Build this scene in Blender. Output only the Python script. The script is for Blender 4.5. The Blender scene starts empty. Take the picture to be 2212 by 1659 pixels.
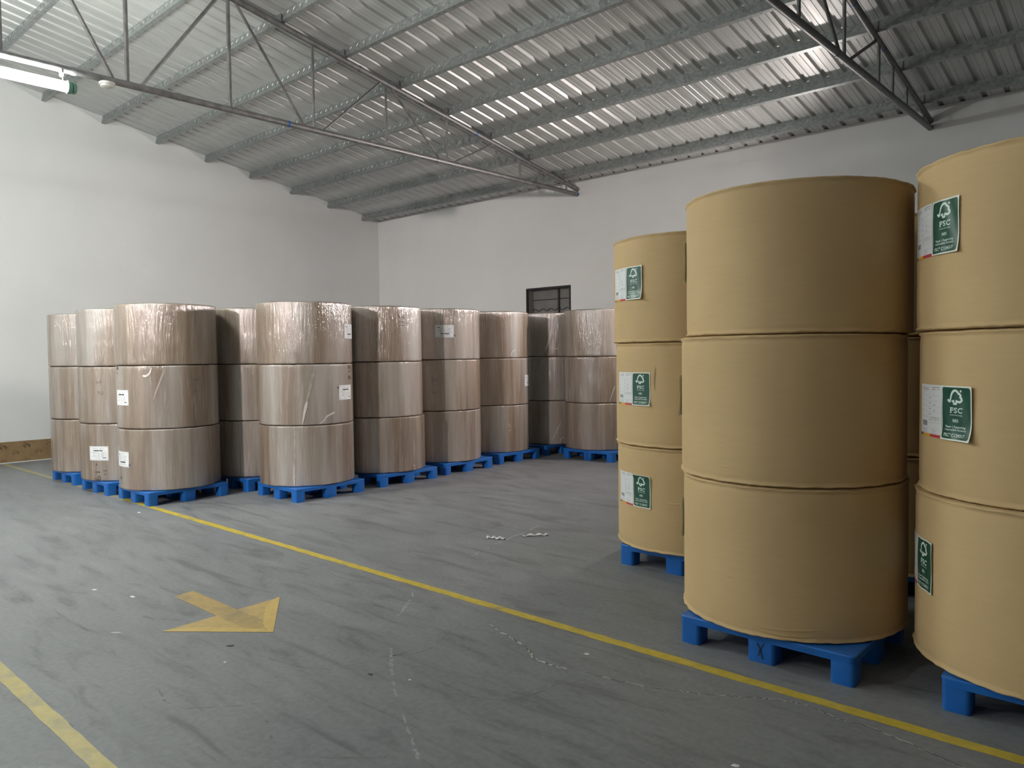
import bpy, bmesh, math, random
import numpy as np
from mathutils import Vector, Matrix

scene = bpy.context.scene
COL = scene.collection
PI = math.pi
rnd = random.Random(7)

# ------------------------------------------------------------------ materials
def new_mat(name):
    m = bpy.data.materials.new(name); m.use_nodes = True
    nt = m.node_tree
    b = nt.nodes.get('Principled BSDF')
    return m, nt, b

def N(nt, typ, **kw):
    n = nt.nodes.new(typ)
    for k, v in kw.items():
        if k in n.inputs.keys() if hasattr(n.inputs, 'keys') else False:
            n.inputs[k].default_value = v
        else:
            setattr(n, k, v)
    return n

def ramp(nt, stops, interp='LINEAR'):
    r = nt.nodes.new('ShaderNodeValToRGB')
    r.color_ramp.interpolation = interp
    el = r.color_ramp.elements
    while len(el) < len(stops): el.new(0.5)
    for e, (p, c) in zip(el, stops):
        e.position = p
        e.color = (c[0], c[1], c[2], 1) if hasattr(c, '__len__') else (c, c, c, 1)
    return r

def mapping(nt, scale=(1, 1, 1), rot=(0, 0, 0), src='Object', seed=False):
    tc = nt.nodes.new('ShaderNodeTexCoord')
    mp = nt.nodes.new('ShaderNodeMapping')
    mp.inputs['Scale'].default_value = scale
    mp.inputs['Rotation'].default_value = rot
    if seed:
        oi = nt.nodes.new('ShaderNodeObjectInfo')
        mu = nt.nodes.new('ShaderNodeMath'); mu.operation = 'MULTIPLY'; mu.inputs[1].default_value = 57.0
        nt.links.new(oi.outputs['Random'], mu.inputs[0])
        ad = nt.nodes.new('ShaderNodeVectorMath'); ad.operation = 'ADD'
        nt.links.new(tc.outputs[src], ad.inputs[0])
        cb = nt.nodes.new('ShaderNodeCombineXYZ')
        nt.links.new(mu.outputs[0], cb.inputs[2]); nt.links.new(mu.outputs[0], cb.inputs[0])
        nt.links.new(cb.outputs[0], ad.inputs[1])
        nt.links.new(ad.outputs[0], mp.inputs['Vector'])
    else:
        nt.links.new(tc.outputs[src], mp.inputs['Vector'])
    return mp

def noise(nt, mp, scale=5, detail=4, rough=0.5, dist=0.0):
    n = nt.nodes.new('ShaderNodeTexNoise')
    n.inputs['Scale'].default_value = scale
    n.inputs['Detail'].default_value = detail
    n.inputs['Roughness'].default_value = rough
    n.inputs['Distortion'].default_value = dist
    if mp is not None: nt.links.new(mp.outputs[0], n.inputs['Vector'])
    return n

def mix(nt, fac, a, b, blend='MIX'):
    m = nt.nodes.new('ShaderNodeMix'); m.data_type = 'RGBA'; m.blend_type = blend
    def put(i, v):
        if hasattr(v, 'outputs'): nt.links.new(v.outputs[0], m.inputs[i])
        elif hasattr(v, 'is_linked') or hasattr(v, 'links'): nt.links.new(v, m.inputs[i])
        elif isinstance(v, (int, float)): m.inputs[i].default_value = v
        else: m.inputs[i].default_value = (v[0], v[1], v[2], 1)
    put(0, fac); put(6, a); put(7, b)
    return m.outputs[2]

def bump(nt, h, strength=0.3, dist=0.01, normal=None):
    b = nt.nodes.new('ShaderNodeBump')
    b.inputs['Strength'].default_value = strength
    b.inputs['Distance'].default_value = dist
    nt.links.new(h.outputs[0] if hasattr(h, 'outputs') else h, b.inputs['Height'])
    if normal is not None: nt.links.new(normal.outputs[0], b.inputs['Normal'])
    return b

def plain(name, col, rough=0.5, metal=0.0, spec=None, var=0.0, vscale=20):
    m, nt, b = new_mat(name)
    b.inputs['Roughness'].default_value = rough
    b.inputs['Metallic'].default_value = metal
    if spec is not None: b.inputs['Specular IOR Level'].default_value = spec
    mp = mapping(nt)
    n = noise(nt, mp, vscale, 4)
    lo = tuple(c * (1 - var) for c in col); hi = tuple(min(1, c * (1 + var)) for c in col)
    r = ramp(nt, [(0.3, lo), (0.7, hi)])
    nt.links.new(n.outputs[0], r.inputs[0])
    nt.links.new(r.outputs[0], b.inputs['Base Color'])
    return m

M = {}
def build_materials():
    # white painted plaster
    m, nt, b = new_mat('white_plaster')
    mp = mapping(nt)
    n1 = noise(nt, mp, 0.55, 5, 0.6); n2 = noise(nt, mp, 7, 6, 0.6); n3 = noise(nt, mp, 60, 3)
    r1 = ramp(nt, [(0.3, (0.70, 0.70, 0.695)), (0.7, (0.76, 0.76, 0.755))])
    nt.links.new(n1.outputs[0], r1.inputs[0])
    r2 = ramp(nt, [(0.22, (0.90, 0.90, 0.90)), (0.36, (1, 1, 1))])
    nt.links.new(n2.outputs[0], r2.inputs[0])
    nt.links.new(mix(nt, 0.6, r1, r2, 'MULTIPLY'), b.inputs['Base Color'])
    b.inputs['Roughness'].default_value = 0.85
    bb = bump(nt, n2, 0.10, 0.02); bb2 = bump(nt, n3, 0.06, 0.004, bb)
    nt.links.new(bb2.outputs[0], b.inputs['Normal'])
    M['plaster'] = m

    # trowelled concrete floor
    m, nt, b = new_mat('grey_concrete')
    rz = math.radians(-42)
    mpa = mapping(nt, (1, 1, 1)); mps = mapping(nt, (0.55, 2.6, 1), (0, 0, rz))
    mpx = mapping(nt, (0.35, 5.0, 1), (0, 0, math.radians(-20)))
    n1 = noise(nt, mpa, 0.5, 5, 0.6); n2 = noise(nt, mps, 2.6, 7, 0.62, 1.2); n3 = noise(nt, mpa, 28, 5, 0.6)
    n4 = noise(nt, mpx, 1.6, 8, 0.7, 2.2)
    r1 = ramp(nt, [(0.3, (0.192, 0.201, 0.210)), (0.7, (0.232, 0.239, 0.246))])
    nt.links.new(n1.outputs[0], r1.inputs[0])
    r2 = ramp(nt, [(0.3, (0.66, 0.66, 0.66)), (0.46, (0.95, 0.95, 0.95)), (0.72, (1.14, 1.14, 1.13))])
    nt.links.new(n2.outputs[0], r2.inputs[0])
    r3 = ramp(nt, [(0.35, (0.9, 0.9, 0.9)), (0.65, (1.06, 1.06, 1.06))])
    nt.links.new(n3.outputs[0], r3.inputs[0])
    r4 = ramp(nt, [(0.30, (0.66, 0.66, 0.67)), (0.37, (1, 1, 1))])
    nt.links.new(n4.outputs[0], r4.inputs[0])
    c = mix(nt, 1.0, r1, r2, 'MULTIPLY'); c = mix(nt, 1.0, c, r3, 'MULTIPLY'); c = mix(nt, 0.9, c, r4, 'MULTIPLY')
    nt.links.new(c, b.inputs['Base Color'])
    rr = ramp(nt, [(0.3, 0.44), (0.7, 0.62)]); nt.links.new(n2.outputs[0], rr.inputs[0])
    nt.links.new(rr.outputs[0], b.inputs['Roughness'])
    b.inputs['Specular IOR Level'].default_value = 0.35
    bb = bump(nt, n3, 0.08, 0.004); nt.links.new(bb.outputs[0], b.inputs['Normal'])
    M['concrete'] = m

    # zinc coated roof sheet
    m, nt, b = new_mat('zinc_roof_sheet')
    mp = mapping(nt, (6, 0.5, 1)); mp2 = mapping(nt)
    n1 = noise(nt, mp, 2, 5, 0.6); n2 = noise(nt, mp2, 1.1, 3)
    r1 = ramp(nt, [(0.3, (0.53, 0.54, 0.53)), (0.7, (0.615, 0.62, 0.61))])
    nt.links.new(n1.outputs[0], r1.inputs[0])
    nt.links.new(r1.outputs[0], b.inputs['Base Color'])
    b.inputs['Metallic'].default_value = 0.35
    rr = ramp(nt, [(0.3, 0.36), (0.7, 0.50)]); nt.links.new(n1.outputs[0], rr.inputs[0])
    nt.links.new(rr.outputs[0], b.inputs['Roughness'])
    bb = bump(nt, n2, 0.12, 0.03); nt.links.new(bb.outputs[0], b.inputs['Normal'])
    M['sheet'] = m

    # galvanised purlin steel (spangle)
    m, nt, b = new_mat('galvanised_steel')
    mp = mapping(nt)
    v = nt.nodes.new('ShaderNodeTexVoronoi'); v.inputs['Scale'].default_value = 28
    nt.links.new(mp.outputs[0], v.inputs['Vector'])
    sx = nt.nodes.new('ShaderNodeSeparateColor'); nt.links.new(v.outputs['Color'], sx.inputs[0])
    r1 = ramp(nt, [(0.0, (0.26, 0.282, 0.276)), (1.0, (0.38, 0.402, 0.395))]); nt.links.new(sx.outputs[0], r1.inputs[0])
    nt.links.new(r1.outputs[0], b.inputs['Base Color'])
    b.inputs['Metallic'].default_value = 0.6
    b.inputs['Roughness'].default_value = 0.42
    M['galv'] = m

    # grey steel pipe
    m, nt, b = new_mat('steel_pipe')
    mp = mapping(nt); n1 = noise(nt, mp, 9, 5, 0.6)
    r1 = ramp(nt, [(0.3, (0.14, 0.142, 0.142)), (0.7, (0.25, 0.25, 0.247))]); nt.links.new(n1.outputs[0], r1.inputs[0])
    nt.links.new(r1.outputs[0], b.inputs['Base Color'])
    b.inputs['Metallic'].default_value = 0.45
    rr = ramp(nt, [(0.3, 0.36), (0.7, 0.58)]); nt.links.new(n1.outputs[0], rr.inputs[0]); nt.links.new(rr.outputs[0], b.inputs['Roughness'])
    M['pipe'] = m

    # stretch film over brown roll
    m, nt, b = new_mat('film_over_brown_paper')
    mp = mapping(nt, (1, 1, 0.045), seed=True)
    mpl = mapping(nt, (1, 1, 0.10), seed=True)
    mpf = mapping(nt, (1, 1, 0.07), seed=True)
    mpi = mapping(nt, (1, 1, 1), seed=True)
    n1 = noise(nt, mp, 9.0, 4, 0.6); n2 = noise(nt, mpl, 2.6, 3, 0.5); n3 = noise(nt, mpf, 34, 5, 0.6); n4 = noise(nt, mpi, 5, 4, 0.6)
    r1 = ramp(nt, [(0.28, (0.140, 0.098, 0.068)), (0.5, (0.212, 0.156, 0.112)), (0.74, (0.305, 0.236, 0.178))]); nt.links.new(n1.outputs[0], r1.inputs[0])
    r2 = ramp(nt, [(0.44, 0.0), (0.60, 0.5), (0.68, 0.85)]); nt.links.new(n2.outputs[0], r2.inputs[0])
    r3 = ramp(nt, [(0.55, 0.0), (0.78, 0.5)]); nt.links.new(n3.outputs[0], r3.inputs[0])
    c = mix(nt, r2.outputs[0], r1, (0.43, 0.41, 0.385))
    c = mix(nt, r3.outputs[0], c, (0.50, 0.46, 0.41))
    nt.links.new(c, b.inputs['Base Color'])
    b.inputs['Roughness'].default_value = 0.55
    b.inputs['Specular IOR Level'].default_value = 0.35
    b.inputs['Coat Weight'].default_value = 1.0
    b.inputs['Coat IOR'].default_value = 2.1
    b.inputs['Coat Roughness'].default_value = 0.14
    mpw = mapping(nt, (1, 1, 0.10), seed=True); n5 = noise(nt, mpw, 42, 4, 0.6)
    bb = bump(nt, n3, 0.5, 0.012); bb1 = bump(nt, n5, 0.5, 0.03, bb); bb2 = bump(nt, n4, 0.5, 0.010, bb1)
    nt.links.new(bb2.outputs[0], b.inputs['Coat Normal'])
    bb3 = bump(nt, n1, 0.2, 0.01); nt.links.new(bb3.outputs[0], b.inputs['Normal'])
    M['film'] = m

    # kraft paper
    m, nt, b = new_mat('kraft_paper')
    mp = mapping(nt, (1, 1, 1), seed=True); mph = mapping(nt, (1, 1, 9), seed=True)
    n1 = noise(nt, mp, 1.6, 4, 0.5); n2 = noise(nt, mph, 7, 5, 0.6); n3 = noise(nt, mp, 130, 3); n4 = noise(nt, mp, 2.4, 2, 0.4)
    r1 = ramp(nt, [(0.3, (0.53, 0.378, 0.192)), (0.7, (0.59, 0.427, 0.222))]); nt.links.new(n1.outputs[0], r1.inputs[0])
    r2 = ramp(nt, [(0.3, (0.975, 0.975, 0.975)), (0.7, (1.02, 1.02, 1.02))]); nt.links.new(n2.outputs[0], r2.inputs[0])
    nt.links.new(mix(nt, 1.0, r1, r2, 'MULTIPLY'), b.inputs['Base Color'])
    b.inputs['Roughness'].default_value = 0.72
    b.inputs['Specular IOR Level'].default_value = 0.3
    bb = bump(nt, n4, 0.22, 0.02); bb1 = bump(nt, n2, 0.03, 0.002, bb); bb2 = bump(nt, n3, 0.05, 0.001, bb1)
    nt.links.new(bb2.outputs[0], b.inputs['Normal'])
    M['kraft'] = m

    M['kraft_end'] = plain('kraft_end_paper', (0.46, 0.34, 0.19), 0.8, var=0.1)
    M['blue'] = plain('blue_plastic', (0.011, 0.135, 0.485), 0.38, spec=0.5, var=0.12, vscale=6)
    M['white_paper'] = plain('white_label_paper', (0.74, 0.76, 0.77), 0.55, var=0.02)
    M['grey_paper'] = plain('dull_white_label_paper', (0.62, 0.65, 0.65), 0.5, var=0.03)
    M['cream'] = plain('label_border_white', (0.78, 0.82, 0.74), 0.5, var=0.02)
    M['green'] = plain('dark_green_print', (0.013, 0.080, 0.053), 0.38, var=0.06)
    M['mint'] = plain('pale_mint_print', (0.70, 0.84, 0.77), 0.5, var=0.01)
    M['ink'] = plain('black_ink', (0.025, 0.026, 0.03), 0.6)
    M['greyink'] = plain('grey_ink', (0.25, 0.26, 0.28), 0.6)
    M['lightink'] = plain('light_grey_ink', (0.45, 0.47, 0.49), 0.6)
    M['marker'] = plain('marker_ink', (0.05, 0.04, 0.035), 0.5)
    M['navy'] = plain('navy_ink', (0.035, 0.045, 0.17), 0.5)
    M['red'] = plain('red_print', (0.55, 0.055, 0.07), 0.5)
    M['orange'] = plain('orange_print', (0.75, 0.36, 0.02), 0.5)
    M['bluep'] = plain('blue_print', (0.03, 0.14, 0.33), 0.5)
    M['filmtail'] = plain('milky_film', (0.62, 0.59, 0.55), 0.3, spec=0.6, var=0.1)
    M['filmband'] = plain('thin_milky_film_band', (0.36, 0.32, 0.28), 0.35, spec=0.6, var=0.2, vscale=12)
    M['board'] = plain('brown_cardboard', (0.27, 0.175, 0.085), 0.75, var=0.15, vscale=6)
    M['boardprint'] = plain('dark_brown_print', (0.15, 0.088, 0.044), 0.75, var=0.2, vscale=30)
    M['black'] = plain('black_frame_paint', (0.012, 0.012, 0.012), 0.5)
    M['darkgrey'] = plain('dark_grey_panel', (0.17, 0.163, 0.155), 0.5, var=0.12, vscale=4)
    M['barpaint'] = plain('dark_bar_paint', (0.035, 0.035, 0.033), 0.5)
    M['jamb'] = plain('grey_reveal', (0.26, 0.25, 0.245), 0.8)
    M['bluetape'] = plain('blue_tape', (0.015, 0.09, 0.35), 0.4)
    M['detector'] = plain('off_white_plastic', (0.60, 0.60, 0.55), 0.4)
    M['capgreen'] = plain('grey_green_plastic', (0.09, 0.22, 0.16), 0.4)
    M['fixture'] = plain('lamp_housing_metal', (0.5, 0.5, 0.5), 0.4)
    M['crackfill'] = plain('pale_crack_filler', (0.48, 0.46, 0.42), 0.8, var=0.15)
    M['crackdark'] = plain('dark_crack', (0.07, 0.07, 0.07), 0.9)
    M['scuff'] = plain('pale_scuff', (0.285, 0.29, 0.295), 0.6, var=0.25, vscale=30)
    M['scuffdark'] = plain('dark_scuff', (0.15, 0.153, 0.157), 0.6, var=0.25, vscale=30)
    M['leaf'] = plain('dark_leaf', (0.05, 0.055, 0.06), 0.6)
    M['stain'] = plain('brown_stain', (0.33, 0.235, 0.125), 0.75)
    M['tear'] = plain('torn_brown_paper', (0.30, 0.19, 0.085), 0.8)

    def tape(name, c1, c2, floor, wear):
        m, nt, b = new_mat(name)
        mp = mapping(nt); n1 = noise(nt, mp, 3.2, 8, 0.72, 0.6); n2 = noise(nt, mp, 16, 5, 0.6)
        r1 = ramp(nt, [(0.3, c1), (0.7, c2)]); nt.links.new(n2.outputs[0], r1.inputs[0])
        r2 = ramp(nt, [(0.30, 1.0), (0.30 + wear, 0.0)]); nt.links.new(n1.outputs[0], r2.inputs[0])
        nt.links.new(mix(nt, r2.outputs[0], r1, floor), b.inputs['Base Color'])
        b.inputs['Roughness'].default_value = 0.5
        bb = bump(nt, n2, 0.25, 0.003); nt.links.new(bb.outputs[0], b.inputs['Normal'])
        return m
    M['yellow'] = tape('yellow_tape', (0.46, 0.345, 0.04), (0.62, 0.475, 0.07), (0.30, 0.26, 0.13), 0.14)
    M['yellowpale'] = tape('faded_yellow_tape', (0.42, 0.345, 0.10), (0.52, 0.43, 0.16), (0.29, 0.27, 0.18), 0.2)
    M['yellowworn'] = tape('worn_out_yellow_tape', (0.36, 0.31, 0.12), (0.42, 0.36, 0.16), (0.25, 0.245, 0.22), 0.34)
    M['arrow'] = tape('amber_tape', (0.44, 0.31, 0.11), (0.53, 0.38, 0.15), (0.30, 0.25, 0.15), 0.16)
    M['arrowshaft'] = tape('dirty_amber_tape', (0.37, 0.26, 0.095), (0.46, 0.33, 0.13), (0.24, 0.205, 0.135), 0.22)
    M['arrowedge'] = tape('bright_amber_tape', (0.53, 0.37, 0.12), (0.62, 0.45, 0.15), (0.40, 0.30, 0.13), 0.1)

    def emit(name, col, s):
        m, nt, b = new_mat(name)
        b.inputs['Base Color'].default_value = (*col, 1)
        b.inputs['Emission Color'].default_value = (*col, 1)
        b.inputs['Emission Strength'].default_value = s
        return m
    M['tube'] = emit('lit_tube', (0.93, 1.0, 0.94), E_TUBE)
    M['tube2'] = emit('lit_tube_far', (0.97, 1.0, 0.97), E_TUBE2)
    M['tube_fill'] = emit('lit_tube_fill', (0.97, 1.0, 0.97), 380.0)  # glow of the added fill lamp
    M['flood'] = emit('lit_flood_panel', (1.0, 0.90, 0.86), E_FLOOD)

E_TUBE, E_TUBE2, E_FLOOD = 350.0, 290.0, 220.0
FLOOD_W, FLOOD_FILL_W = 100.0, 95.0
build_materials()

# ------------------------------------------------------------------ helpers
def mk(name, verts, faces, mat, parent=None, smooth=False, mats=None, fm=None):
    me = bpy.data.meshes.new(name)
    me.from_pydata([tuple(v) for v in verts], [], faces)
    if mats:
        for x in mats: me.materials.append(x)
        for p, i in zip(me.polygons, fm): p.material_index = i
    else:
        me.materials.append(mat)
    if smooth:
        me.polygons.foreach_set('use_smooth', [True] * len(me.polygons))
    me.update()
    o = bpy.data.objects.new(name, me); COL.objects.link(o)
    if parent is not None: o.parent = parent
    return o

class MB:
    """collects primitive shapes into one mesh"""
    def __init__(s): s.v = []; s.f = []
    def add(s, v, f):
        n = len(s.v); s.v += [tuple(x) for x in v]; s.f += [tuple(i + n for i in q) for q in f]
    def box(s, x0, x1, y0, y1, z0, z1):
        v = [(x, y, z) for z in (z0, z1) for y in (y0, y1) for x in (x0, x1)]
        s.add(v, [(0, 2, 3, 1), (4, 5, 7, 6), (0, 1, 5, 4), (2, 6, 7, 3), (0, 4, 6, 2), (1, 3, 7, 5)])
    def tube(s, a, b, r, n=16, caps=True):
        a = Vector(a); b = Vector(b); d = (b - a).normalized()
        u = d.orthogonal().normalized(); w = d.cross(u)
        v = []
        for p in (a, b):
            for i in range(n):
                t = 2 * PI * i / n; v.append(p + r * (math.cos(t) * u + math.sin(t) * w))
        f = [(i, (i + 1) % n, n + (i + 1) % n, n + i) for i in range(n)]
        if caps: f += [tuple(range(n - 1, -1, -1)), tuple(range(n, 2 * n))]
        s.add(v, f)
    def lathe(s, prof, n=32, cx=0, cy=0, cz=0, axis='z'):
        v = []; f = []
        for (r, z) in prof:
            for i in range(n):
                t = 2 * PI * i / n
                p = (r * math.cos(t), r * math.sin(t), z)
                if axis == 'y': p = (p[0], p[2], p[1])
                v.append((p[0] + cx, p[1] + cy, p[2] + cz))
        for k in range(len(prof) - 1):
            for i in range(n):
                j = (i + 1) % n
                f.append((k * n + i, k * n + j, (k + 1) * n + j, (k + 1) * n + i))
        s.add(v, f)
    def prism(s, poly, z0, z1):
        n = len(poly)
        v = [(x, y, z0) for x, y in poly] + [(x, y, z1) for x, y in poly]
        f = [tuple(range(n - 1, -1, -1)), tuple(range(n, 2 * n))] + [(i, (i + 1) % n, n + (i + 1) % n, n + i) for i in range(n)]
        s.add(v, f)
    def build(s, name, mat, parent=None, smooth=False):
        return mk(name, s.v, s.f, mat, parent, smooth)

def auto_smooth(o, ang=40):
    me = o.data
    bm = bmesh.new(); bm.from_mesh(me)
    bmesh.ops.recalc_face_normals(bm, faces=bm.faces)
    for e in bm.edges:
        if len(e.link_faces) == 2:
            e.smooth = e.calc_face_angle(0) < math.radians(ang)
    for f in bm.faces: f.smooth = True
    bm.to_mesh(me); bm.free()
    return o

def thing(name, label, cat, loc=(0, 0, 0), group=None):
    o = bpy.data.objects.new(name, None); COL.objects.link(o)
    o.location = loc; o.empty_display_size = 0.1
    o['label'] = label; o['category'] = cat
    if group: o['group'] = group
    return o
def tag(o, label, cat, group=None):
    o['label'] = label; o['category'] = cat
    if group: o['group'] = group
    return o
def struct(o):
    o['kind'] = 'structure'; return o

def rrect(x0, x1, y0, y1, r, n=6):
    p = []
    for cx, cy, a in ((x1 - r, y1 - r, 0), (x0 + r, y1 - r, 90), (x0 + r, y0 + r, 180), (x1 - r, y0 + r, 270)):
        for i in range(n + 1):
            t = math.radians(a + 90 * i / n); p.append((cx + r * math.cos(t), cy + r * math.sin(t)))
    return p

# ------------------------------------------------------------------ room
SL = 0.183                      # roof slope
Z_EAVE = 5.235                  # underside of sheet at the right wall
RIDGE = -10.5
XB, YB = 40.0, -21.0
def zroof(y): return Z_EAVE + SL * (-y if y > RIDGE else (-RIDGE - (RIDGE - y)))

f = MB(); f.box(-0.3, XB + .3, YB - .3, 0.3, -0.2, 0.0)
floor = struct(f.build('floor', M['concrete']))

# left (gable) wall, pentagon
def gable(name, x0, x1):
    poly = [(0.3, 0), (0.3, zroof(0) - SL * 0.3), (RIDGE, zroof(RIDGE)), (YB - 0.3, zroof(YB) - SL * .3), (YB - 0.3, 0)]
    n = len(poly); v = [(x0, y, z) for y, z in poly] + [(x1, y, z) for y, z in poly]
    fa = [tuple(range(n)), tuple(range(2 * n - 1, n - 1, -1))] + [(i, n + i, n + (i + 1) % n, (i + 1) % n) for i in range(n)]
    return struct(mk(name, v, fa, M['plaster']))
gable('wall_left', -0.24, 0.0)
gable('wall_near', XB, XB + 0.24)
# right (eave) wall with window opening
WX0, WX1, WZ0, WZ1 = 4.964, 6.147, 1.95, 3.19
w = MB()
w.box(0, WX0, 0, 0.24, 0, Z_EAVE); w.box(WX1, XB, 0, 0.24, 0, Z_EAVE)
w.box(WX0, WX1, 0, 0.24, 0, WZ0); w.box(WX0, WX1, 0, 0.24, WZ1, Z_EAVE)
struct(w.build('wall_right', M['plaster']))
w = MB(); w.box(0, XB, YB - .24, YB, 0, Z_EAVE)
struct(w.build('wall_back', M['plaster']))

# window: black frame, grey reveal, dark panes with bars
win = bpy.data.objects.new('window_1', None); COL.objects.link(win); win.location = (WX0, 0, WZ0); struct(win)
W_, H_ = WX1 - WX0, WZ1 - WZ0
m = MB(); t = 0.035
for a in ((0, t, 0, H_), (W_ - t, W_, 0, H_), (t, W_ - t, H_ - t, H_), (t, W_ - t, 0, t)):
    m.box(a[0], a[1], -0.012, 0.03, a[2], a[3])
m.build('window_frame', M['black'], win)
m = MB()
m.box(t * .8, t, 0.03, 0.20, 0, H_); m.box(W_ - t, W_ - t * .8, 0.03, 0.20, 0, H_)
m.box(t, W_ - t, 0.03, 0.20, H_ - t, H_ - t * .8); m.box(t, W_ - t, 0.03, 0.20, t * .8, t)
m.build('reveal', M['jamb'], win)
m = MB(); m.box(0.0, W_, 0.19, 0.21, 0, H_); m.build('pane', M['darkgrey'], win)
m = MB(); m.box(0.72, 0.755, 0.15, 0.188, 0, H_); m.build('mullion', M['barpaint'], win)
m = MB(); m.tube((t, 0.168, H_ - 0.24), (W_ - t, 0.168, H_ - 0.24), 0.006, 8); m.tube((t, .168, .5), (W_ - t, .168, .5), .006, 8)
m.build('straight_bar', M['barpaint'], win)
m = MB(); pts = []
for i in range(81):
    u = i / 80; pts.append(Vector((t + u * (W_ - 2 * t), 0.168, H_ - 0.45 + 0.022 * math.sin(u * 2 * PI * 5.2))))
for a, b_ in zip(pts, pts[1:]): m.tube(a, b_, 0.006, 8, False)
m.build('wavy_bar', M['barpaint'], win)

# ribbed roof sheet (ceiling), ribs open downwards
def roof(name, ya, yb):
    xs = []
    x = 7.475 - 0.2645 * 29
    while x < XB + .3:
        xs += [(x - .036, 0), (x - .016, .036), (x + .016, .036), (x + .036, 0)]
        for q in (0.088, 0.176):
            xs += [(x + q - .010, 0), (x + q - .004, .004), (x + q + .004, .004), (x + q + .010, 0)]
        x += 0.2645
    v = []; fa = []
    ys = [ya + (yb - ya) * i / 8 for i in range(9)]
    for y in ys:
        z = Z_EAVE + SL * (-y) if name == 'ceiling' else Z_EAVE + SL * (-RIDGE - (RIDGE - y))
        for (xx, dz) in xs: v.append((xx, y, z + dz))
    n = len(xs)
    for k in range(len(ys) - 1):
        for i in range(n - 1):
            fa.append((k * n + i, k * n + i + 1, (k + 1) * n + i + 1, (k + 1) * n + i))
    o = mk(name, v, fa, M['sheet'])
    md = o.modifiers.new('thick', 'SOLIDIFY'); md.thickness = 0.002; md.offset = 1 if ya > yb else -1
    return struct(o)
roof('ceiling', 0.28, RIDGE)
roof('ceiling_behind', RIDGE, YB - .28)

# purlins: C sections with web on the uphill side, pressed dashes on the web
P_Y0, P_SP, P_H = -0.518, 1.0008, 0.142
ordinal = ['first', 'second', 'third', 'fourth', 'fifth', 'sixth', 'seventh', 'eighth', 'ninth', 'tenth']
cs, sn = math.cos(math.atan(SL)), math.sin(math.atan(SL))
def purlin(i):
    y = P_Y0 - P_SP * i
    m = MB()
    # local frame: across (downhill = +a), up (perpendicular to slope = +h)
    def loc(x, a, h): return (x, a * cs + h * sn, -a * sn + h * cs)
    th = 0.004
    def bar(x0, x1, a0, a1, h0, h1):
        v = [loc(x, a, h) for h in (h0, h1) for a in (a0, a1) for x in (x0, x1)]
        m.add(v, [(0, 2, 3, 1), (4, 5, 7, 6), (0, 1, 5, 4), (2, 6, 7, 3), (0, 4, 6, 2), (1, 3, 7, 5)])
    L = XB
    bar(0.0, L, 0, th, 0, P_H)
    bar(0.0, L, th, 0.06, 0, th); bar(0.0, L, th, 0.06, P_H - th, P_H)
    bar(0.0, L, 0.056, 0.06, th, 0.018); bar(0.0, L, 0.056, 0.06, P_H - 0.018, P_H - th)
    x = 0.06
    k = 0
    while x < 17.5:
        s = 1 if k % 2 == 0 else -0.7
        hw = 0.006; hh = 0.022 if k % 2 == 0 else 0.012; h0 = 0.082 if k % 2 == 0 else 0.068
        v = []
        for (dx, dh, a) in ((-hw, -hh, 0), (hw, -hh, 0), (hw, hh, 0), (-hw, hh, 0), (0, -hh * .6, -.005), (0, hh * .6, -.005)):
            v.append(loc(x + dx + s * dh * 0.7, a, h0 + dh))
        m.add(v, [(0, 1, 4), (1, 2, 5, 4), (2, 3, 5), (3, 0, 4, 5)])
        x += 0.075; k += 1
    o = m.build('roof_purlin', M['galv'])
    zb = Z_EAVE + SL * (-y) - P_H * cs - 0.001 - 0.0
    o.location = (0, y, zb)
    what = 'galvanised steel roof purlin, %s one up the slope from the right wall' % ordinal[i]
    tag(o, what, 'purlin', 'roof purlins under the sheeting')
    return zb
pz = [purlin(i) for i in range(10)]

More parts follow.
